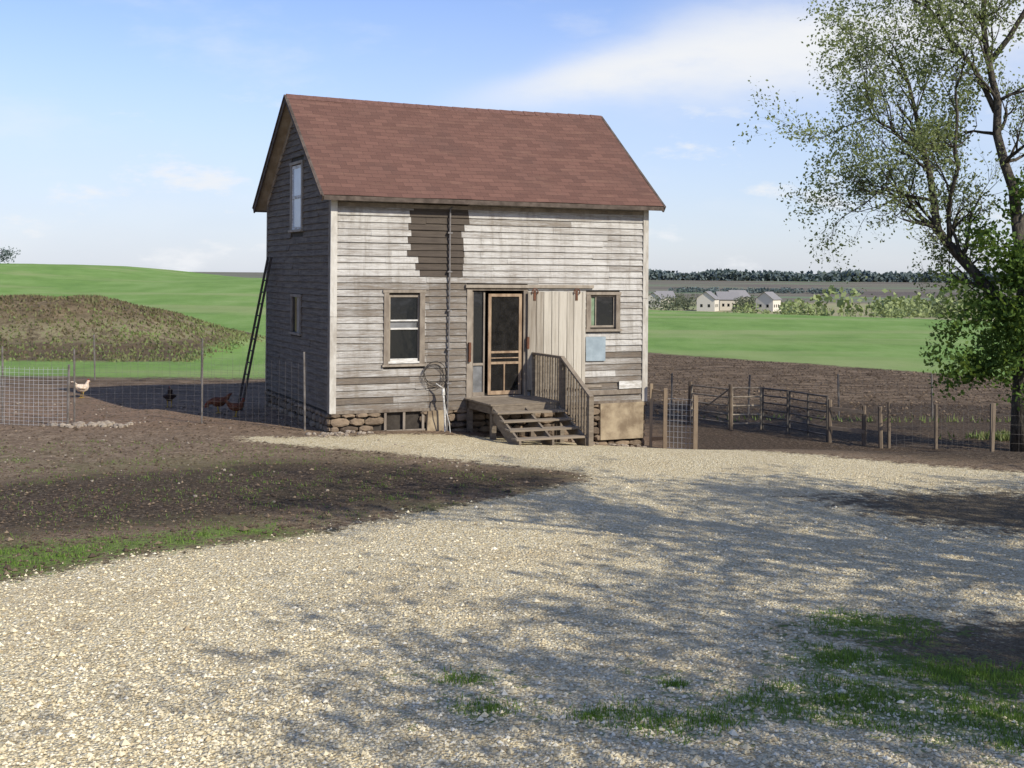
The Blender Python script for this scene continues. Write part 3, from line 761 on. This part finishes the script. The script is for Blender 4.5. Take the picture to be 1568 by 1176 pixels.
rocks('foundation_rubble', [W(R.uniform(-.6, .8), R.uniform(.05, .6), 0)[:2] for _ in range(30)] + [W(R.uniform(4.8, 7.2), R.uniform(.05, .5), 0)[:2] for _ in range(30)], .02, .07, mrub)
rocks('field_stones', [(R.uniform(-12, 0), R.uniform(17, 24)) for _ in range(90)] + [(R.uniform(-13, -4.5), R.uniform(25, 30)) for _ in range(60)], .012, .035, mrub)

# ------------------------------------------------------------------ chickens
def chicken(loc, rz, s, cbody, ctail, peck=False):
    e = empty('chicken', loc, rz)
    mbody = simple('feathers', cbody, ctail, (30, 30, 30), bump=.3); mred = simple('comb_red', (.45, .03, .02), (.3, .02, .02), bump=0); myel = simple('leg_yellow', (.5, .33, .06), (.4, .25, .05), bump=0)
    hz_ = .16 if peck else .40; hx = .25 if peck else .17
    mb = MB()
    path = [(-.24, 0, .37), (-.20, 0, .34), (-.14, 0, .29), (-.07, 0, .25), (.02, 0, .235), (.09, 0, .25), (.13, 0, .29 if not peck else .25), (hx - .03, 0, (hz_ + .28) / 2), (hx - .015, 0, hz_ - .03), (hx, 0, hz_), (hx + .03, 0, hz_ + .005), (hx + .045, 0, hz_)]
    rad = [.012, .04, .07, .098, .108, .095, .07, .042, .034, .034, .022, .008]
    tube(mb, [Vector(p) * s for p in path], [r * s for r in rad], 12)
    for sy in (-1, 1):
        tube(mb, [Vector(p) * s for p in ((.08, sy * .085, .27), (.0, sy * .105, .25), (-.10, sy * .085, .26), (-.17, sy * .05, .28))], [.02 * s, .045 * s, .04 * s, .008 * s], 8)
        tube(mb, [Vector(p) * s for p in ((-.14, sy * .01, .30), (-.24, sy * .025, .40), (-.29, sy * .03, .42))], [.04 * s, .03 * s, .006 * s], 8)
    build(mb, 'body', [mbody], e, True)
    mb = MB()
    for i in range(4): tube(mb, [Vector((hx - .01 + i * .013, 0, hz_ + .02)) * s, Vector((hx - .014 + i * .012, 0, hz_ + .06 - abs(i - 1.5) * .008)) * s], [.008 * s, .003 * s], 5)
    tube(mb, [Vector((hx + .03, 0, hz_ - .01)) * s, Vector((hx + .025, 0, hz_ - .045)) * s], [.007 * s, .009 * s], 6)
    build(mb, 'comb_and_wattle', [mred], e, True)
    mb = MB(); tube(mb, [Vector((hx + .035, 0, hz_)) * s, Vector((hx + .07, 0, hz_ - .01)) * s], [.011 * s, .002 * s], 6)
    for sy in (-1, 1):
        tube(mb, [Vector(p) * s for p in ((.0, sy * .04, .19), (.015, sy * .042, .12), (-.01, sy * .042, .01))], [.028 * s, .012 * s, .008 * s], 6)
        for a in (-.5, 0, .5, 3.14): tube(mb, [Vector((-.01, sy * .042, .01)) * s, Vector((-.01 + .055 * math.cos(a), sy * .042 + .055 * math.sin(a), .004)) * s], [.007 * s, .004 * s], 5)
    build(mb, 'beak_and_legs', [myel], e, True)
chicken((-10.65, 30.8, gz(-10.65, 30.8)), .9, 1.0, (.70, .62, .52), (.50, .34, .22))
chicken((-7.95, 28.9, gz(-7.95, 28.9)), 1.9, 1.05, (.02, .018, .02), (.05, .03, .025))
chicken((-6.6, 28.0, gz(-6.6, 28.0)), 3.3, 1.05, (.20, .07, .03), (.07, .025, .015), True)
chicken((-6.05, 27.3, gz(-6.05, 27.3)), .4, .9, (.22, .08, .035), (.08, .03, .02))

# ------------------------------------------------------------------ trees
mbark = simple('bark', (.10, .085, .065), (.035, .028, .022), (6, 6, 2), 2, bump=.8, bdist=.03)
mleafL = leafmat('young_leaves', (.16, .19, .08), (.34, .38, .17), .5)
mleafG = leafmat('green_leaves', (.045, .085, .015), (.16, .26, .05), .4)
def grow(mb, lv, p, d, Ln, r, lev, mx, spread=.75, upb=.12, dens=6):
    n = 4 if lev < mx else 3
    pts = [Vector(p)]; d = Vector(d).normalized(); rr = [r]
    for i in range(n):
        d = (d + Vector(R.normal(0, .16, 3)) + Vector((0, 0, upb * .5))).normalized()
        pts.append(pts[-1] + d * Ln / n); rr.append(r * (1 - .55 * (i + 1) / n))
    tube(mb, pts, rr, 7 if r > .06 else (5 if r > .02 else 3))
    if lev >= mx - 1:
        for i in range(1, len(pts)):
            for _ in range(dens): lv.append(pts[i] + Vector(R.normal(0, .09 + .05 * (mx - lev), 3)))
    if lev < mx:
        nc = R.integers(3, 5)
        for c in range(nc):
            k = R.integers(1, n + 1) if c else n
            ax = Vector(R.normal(0, 1, 3)).normalized()
            nd = (d + ax * spread + Vector((0, 0, upb))).normalized()
            grow(mb, lv, pts[k], nd, Ln * R.uniform(.58, .8), rr[k] * .68, lev + 1, mx, spread, upb, dens)
def tree(name, base, limbs, trunk, mats, mx, dens, lsize, Lc=1.6, extra=None, spread=.8, keep=1.):
    e = empty(name, base); mb = MB(); lv = []
    tube(mb, [p for p, r in trunk], [r for p, r in trunk], 10)
    for pl in limbs:
        pts = [Vector(p) for p, r in pl]; rr = [r for p, r in pl]
        P_, R_ = [], []
        for i in range(len(pts) - 1):
            for t in (0, .33, .66): P_.append(pts[i].lerp(pts[i + 1], t) + Vector(R.normal(0, .05, 3))); R_.append(rr[i] + (rr[i + 1] - rr[i]) * t)
        P_.append(pts[-1]); R_.append(rr[-1]); P_[0] = pts[0]
        tube(mb, P_, R_, 7)
        for i in range(2, len(P_)):
            for _ in range(2 if i < len(P_) - 1 else 3):
                d = (P_[i] - P_[i - 1]).normalized()
                ax = Vector(R.normal(0, 1, 3)).normalized()
                grow(mb, lv, P_[i], d + ax * 1.0, Lc * R.uniform(.7, 1.2), max(R_[i] * .5, .02), 1, mx, spread, .1, dens)
    build(mb, 'trunk_and_branches', [mbark], e, True)
    C = np.array([tuple(v) for v in lv])
    dn = .5 + .5 * np.sin(C[:, 0] * 2.3 + 1.3 * np.sin(C[:, 2] * 1.9)) * np.sin(C[:, 2] * 2.1 + C[:, 1] * 1.1)
    C = C[R.uniform(0, 1, len(C)) < keep * (.45 + 1.0 * dn)]
    tn = np.clip(R.normal(.5, .2, len(C)) + .25 * np.sin(C[:, 0] * 2.1 + C[:, 2] * 1.7) * np.sin(C[:, 1] * 2 + 1), 0, 1)
    V, F, T_ = leafquads(C, np.full(len(C), lsize), tn, .6)
    npmesh('foliage', V, F, [mats[0]], T_, e)
    if extra is not None:
        V, F, T_ = leafquads(extra, np.full(len(extra), lsize * 1.4), np.clip(R.normal(.45, .25, len(extra)), 0, 1), .65)
        npmesh('low_foliage', V, F, [mats[1]], T_, e)
    print(name, len(lv)); return e

bx_, by_ = 11.45, 27.8; bz = gz(bx_, by_)
q = lambda X_, Z_, dy=0.: (X_ * (1 + dy / 27.8) - bx_, dy, 3.2 + (Z_ - 3.2) * (1 + dy / 27.8) - bz)
trunk = [(q(11.45, bz - .2), .26), (q(11.42, .4), .2), (q(11.5, 2.0), .17), (q(11.45, 3.4), .16), (q(11.3, 4.6), .14)]
limbs = [[(q(11.48, 2.2), .14), (q(10.4, 3.3, .5), .12), (q(9.45, 4.3, 1.1), .10), (q(9.15, 6.2, 1.4), .06), (q(8.6, 8.1, 1.5), .03)],
         [(q(11.3, 4.4), .13), (q(10.9, 6.4, .8), .10), (q(10.6, 8.4, 1.2), .07), (q(10.3, 10.4, 1.2), .04)],
         [(q(9.45, 4.3, 1.1), .06), (q(8.8, 4.9, 1.6), .045), (q(8.2, 5.1, 2), .02)],
         [(q(11.35, 4.2), .12), (q(12.4, 6.4, .6), .09), (q(13.4, 9.0, .8), .05)],
         [(q(9.25, 5.9, 1.4), .05), (q(8.5, 6.5, 1.2), .035), (q(8.0, 6.9, 1.2), .02)],
         [(q(10.8, 6.9, .9), .07), (q(9.9, 8.2, 1.3), .05), (q(9.2, 9.3, 1.6), .03)],
         [(q(9.8, 3.9, .9), .06), (q(9.9, 5.6, .6), .045), (q(9.9, 7.4, .5), .025)],
         [(q(11.4, 3.2), .11), (q(13, 4.6, .8), .07), (q(14.6, 6, 1), .03)],
         [(q(10.65, 8.0, 1.1), .07), (q(11.8, 9.8, .8), .05), (q(12.2, 11.5, .6), .03)]]
cl_ = []
for (X_, Z_, r_, n_) in ((11.3, 3.3, .8, 2000), (11.5, 2.2, .8, 2300), (10.9, 4.1, .6, 900), (11.0, 1.5, .75, 1800), (10.3, 1.2, .4, 500), (9.8, .9, .25, 200), (9.55, 1.5, .18, 100), (11.8, .9, .7, 1200), (10.5, 2.3, .5, 800), (12.2, 3.6, 1., 1500), (10.3, 3.2, .4, 200), (11.5, 5.2, .6, 400)):
    for _ in range(max(1, n_ // 90)):
        c = np.array(q(X_, Z_)) + R.normal(0, r_ * .55, 3); cl_.append(c + R.normal(0, .17, (90, 3)))
tree('deciduous_tree', (bx_, by_, bz), limbs, trunk, [mleafL, mleafG], 4, 3, .086, 1.2, np.concatenate(cl_), keep=.72)
def sidetree(bx, by, hgt, rad, dens, seed, keep):
    bz = gz(bx, by); tr_ = [((0, 0, -.2), .28), ((.1, 0, hgt * .25), .2), ((0, .1, hgt * .42), .16), ((.1, 0, hgt * .6), .1)]
    lm = []
    for i in range(6):
        a = i * 2.4 + seed; z0 = hgt * R.uniform(.3, .5)
        lm.append([((0, .1, z0), .11), ((math.cos(a) * rad * .45, math.sin(a) * rad * .45, z0 + hgt * .2), .07), ((math.cos(a) * rad * .85, math.sin(a) * rad * .85, min(hgt * .9, z0 + hgt * R.uniform(.25, .45))), .03)])
    lm.append([((.1, 0, hgt * .55), .1), ((0, .2, hgt * .75), .06), ((.1, 0, hgt * .9), .02)])
    tree('deciduous_tree', (bx, by, bz), lm, tr_, [mleafG], 3, dens, .15, 1.4, keep=keep)
sidetree(10.4, 9.0, 10, 2.6, 2, 0., .9)
sidetree(14.2, 9.0, 10, 3.0, 3, 1., .9)
sidetree(9.0, 2.6, 9.0, 2.6, 2, 2., .6)
sidetree(12.2, 3.6, 9.0, 2.8, 2, 3., .8)
sidetree(18.5, 11.5, 8.5, 3.0, 3, 4., .9)

# ------------------------------------------------------------------ distance
def clumps(name, C, rad, per, size, mat, flat=1.):
    C = np.asarray(C, float); n = len(C); rad = np.asarray(rad, float)
    o = R.normal(0, 1, (n, per, 3)); o /= np.linalg.norm(o, axis=2)[..., None]; o *= R.uniform(.3, 1, (n, per, 1)) ** .5
    o *= rad[:, None, None]; o[..., 2] *= flat
    P = (C[:, None] + o).reshape(-1, 3)
    V, F, T = leafquads(P, np.repeat(rad, per) * size, np.clip(R.normal(.5, .2, n * per) + np.repeat(R.normal(0, .15, n), per), 0, 1), .8)
    return npmesh(name, V, F, [mat], T)
mfar = leafmat('far_woods', (.08, .11, .12), (.14, .17, .155), .1)  # distance haze put into the leaf colours as a blue-grey tint
mmid = leafmat('far_shrubs', (.17, .22, .08), (.33, .37, .17), .2)
mcon = leafmat('far_conifers', (.07, .09, .06), (.19, .20, .12), .1)
xx = np.sort(R.uniform(100, 1500, 2200)); yy = 2300 + R.uniform(-60, 60, 2200)
hv = 11 + 3 * np.sin(xx * .013) * np.sin(xx * .041 + 1) + R.gamma(2, 1., 2200)
clumps('distant_treeline', np.stack([xx, yy, hz(xx, yy) + hv * .35], -1), hv, 24, .55, mfar, .8)
xx = R.uniform(150, 330, 160); yy = R.uniform(1150, 1250, 160)
clumps('distant_woods', np.stack([xx, yy, hz(xx, yy) + 2], -1), R.uniform(2, 5, 160), 24, .5, mfar, .7)
C = []; rr = []
for _ in range(190):
    Yd = R.uniform(240, 520); ppx = R.choice([R.uniform(1190, 1600), R.uniform(1350, 1440), R.uniform(1100, 1250)], p=[.58, .30, .12])
    Xd = (ppx - 784) / 1900 * Yd; r_ = R.gamma(3, .75) * Yd / 420
    if ppx < 1200: r_ *= .5
    C.append((Xd, Yd, gz(Xd, Yd) + r_ * .8)); rr.append(r_)
clumps('distant_shrubs', C, rr, 60, .42, mmid)
C = []; rr = []
for _ in range(64):
    ppx = R.choice([R.uniform(992, 1062), R.uniform(1122, 1158), R.uniform(990, 1200)])
    Yd = R.uniform(560, 720)
    if 1062 < ppx < 1190: Yd = R.uniform(640, 740)
    if 1122 < ppx < 1150: Yd = R.uniform(570, 600)
    Xd = (ppx - 784) / 1900 * Yd; r_ = R.uniform(1.6, 3.2)
    for k_ in range(3): C.append((Xd, Yd, gz(Xd, Yd) + 1.5 + k_ * 2)); rr.append(r_ * (1 - .25 * k_))
clumps('distant_trees', C, rr, 40, .45, mcon)
C = [(-60.5 + R.normal(0, 1.2), 148, gz(-60.5, 148) + 1.1 + R.normal(0, .35)) for _ in range(14)]
clumps('bare_shrub', C, [.7] * 14, 40, .3, mfar)
msid = simple('far_house_siding', (.54, .49, .40), (.47, .42, .34), bump=0); msid2 = simple('far_house_pale_siding', (.66, .61, .52), (.58, .53, .45), bump=0)
mrf = simple('far_house_roof', (.26, .25, .25), (.18, .17, .17), bump=0)
def farhouse(X_, Y_, w, d, h, rz, ms_):
    e = empty('house', (X_, Y_, gz(X_, Y_)), rz); mb = MB()
    box(mb, -w / 2, w / 2, -d / 2, d / 2, -1, h); r_ = h + d * .38
    mb.add([(-w / 2, -d / 2, h), (-w / 2, d / 2, h), (-w / 2, 0, r_), (w / 2, -d / 2, h), (w / 2, d / 2, h), (w / 2, 0, r_)], [(0, 1, 2), (3, 5, 4)])
    build(mb, 'walls', [ms_], e); mb = MB(); o = .6
    for sy in (-1, 1):
        mb.add([(-w / 2 - o, sy * (d / 2 + o), h - o * .7), (w / 2 + o, sy * (d / 2 + o), h - o * .7), (w / 2 + o, 0, r_ + .05), (-w / 2 - o, 0, r_ + .05)], [(0, 1, 2, 3)])
    build(mb, 'roof', [mrf], e); mb = MB()
    for xx_ in np.arange(-w / 2 + 1.2, w / 2 - 1.5, 2.6): box(mb, xx_, xx_ + 1.1, -d / 2 - .05, -d / 2 + .05, 1.9, 3.3)
    for yy_ in (-d / 4, d / 6): box(mb, w / 2 - .05, w / 2 + .05, yy_, yy_ + 1.1, 1.9, 3.3); box(mb, -w / 2 - .05, -w / 2 + .05, yy_, yy_ + 1.1, 1.9, 3.3)
    build(mb, 'windows', [mglass], e)
farhouse(92.5, 585, 10, 8.5, 6.0, 1.2, msid2); farhouse(104, 600, 10, 9, 5.6, .15, msid); farhouse(116, 640, 10, 8, 6.2, .5, msid); farhouse(122, 590, 10, 8.5, 6.0, 1.0, msid2)
farhouse(81, 660, 9, 8, 5.2, .3, msid); farhouse(74, 640, 8, 8, 4.8, 1.2, msid2)

# ------------------------------------------------------------------ light & sky
Sd = Vector((.75, -.66, 0)).normalized(); el = math.radians(36)
Sv = Vector((Sd.x * math.cos(el), Sd.y * math.cos(el), math.sin(el)))
sl = bpy.data.lights.new('sun', 'SUN'); sl.energy = 5.0; sl.angle = math.radians(.5); sl.color = (1, .95, .83)
so = bpy.data.objects.new('sun', sl); sc.collection.objects.link(so); so.rotation_euler = Sv.to_track_quat('Z', 'Y').to_euler(); so.location = (20, -20, 30)
wd_ = bpy.data.worlds.new('World'); sc.world = wd_; wd_.use_nodes = True; N = NT(wd_.node_tree)
bg = wd_.node_tree.nodes['Background']
sky = N.n('ShaderNodeTexSky', sky_type='NISHITA'); sky.sun_disc = False; sky.sun_elevation = el; sky.sun_rotation = math.atan2(Sd.x, Sd.y)
sky.air_density = 1.; sky.dust_density = .4; sky.ozone_density = 1.5
skc = N.mix(1., sky.outputs[0], (1.0, 1.04, 1.36), 'MULTIPLY')
gen = N.n('ShaderNodeTexCoord').outputs['Generated']; sp_ = N.n('ShaderNodeSeparateXYZ'); N.put(sp_.inputs[0], gen)
yy_ = N.math('MAXIMUM', N.math('ABSOLUTE', sp_.outputs[1]), .05)
u_ = N.math('DIVIDE', sp_.outputs[0], yy_); w_ = N.math('DIVIDE', sp_.outputs[2], yy_)
cb = N.n('ShaderNodeCombineXYZ'); N.put(cb.inputs[0], u_); N.put(cb.inputs[1], N.math('MULTIPLY', w_, 2.6))
cn = N.noise(cb.outputs[0], 5.5, 7, .58); cn2 = N.noise(cb.outputs[0], 1.7, 4, .5); cn3 = N.noise(cb.outputs[0], 9, 6, .6)
wc = N.math('ADD', N.math('MULTIPLY', u_, .20), .145)
wid = N.math('ADD', N.math('MULTIPLY', N.math('MAXIMUM', u_, 0.), .15), .013)
dd = N.math('DIVIDE', N.math('SUBTRACT', w_, wc), wid)
dd = N.math('ADD', dd, N.math('MULTIPLY', N.math('SUBTRACT', cn, .5), 2.0))
gs = N.math('POWER', 2.718, N.math('MULTIPLY', N.math('MULTIPLY', dd, dd), -1.))
gs = N.math('MULTIPLY', gs, N.mapr(u_, -.10, .08)); gs = N.math('MULTIPLY', gs, N.mapr(cn, .2, .5, .65, 1.))
puff = N.math('MULTIPLY', N.mapr(cn3, .54, .68, 0, .8), N.mapr(w_, .17, .10, 0., 1.))
thin = N.math('MULTIPLY', N.mapr(cn, .5, .75, 0, .35), N.mapr(w_, .0, .2, .5, 1.))
hazeh = N.mapr(w_, .28, .0, .0, .76)
haze = N.math('MULTIPLY', N.mapr(cn2, .35, .65, .7, 1), hazeh)
skh = N.mix(haze, skc, (4.9, 5.5, 6.5))
colr = N.mix(N.math('MAXIMUM', N.math('MAXIMUM', gs, puff), thin), skh, (6.8, 6.95, 7.2))
N.put(bg.inputs[0], colr); bg.inputs[1].default_value = .13

# ------------------------------------------------------------------ camera
cd = bpy.data.cameras.new('camera'); cam = bpy.data.objects.new('camera', cd); sc.collection.objects.link(cam); sc.camera = cam
cam.location = (0, 0, EYE); cam.rotation_euler = (math.radians(90), math.radians(-.5), 0)
cd.sensor_width = 36; cd.lens = 36 * 1900 / 1568; cd.shift_y = -(588 - 418) / 1568; cd.clip_end = 9000; cd.clip_start = .1
sc.view_settings.view_transform = 'Standard'; sc.view_settings.look = 'None'; sc.view_settings.exposure = 0
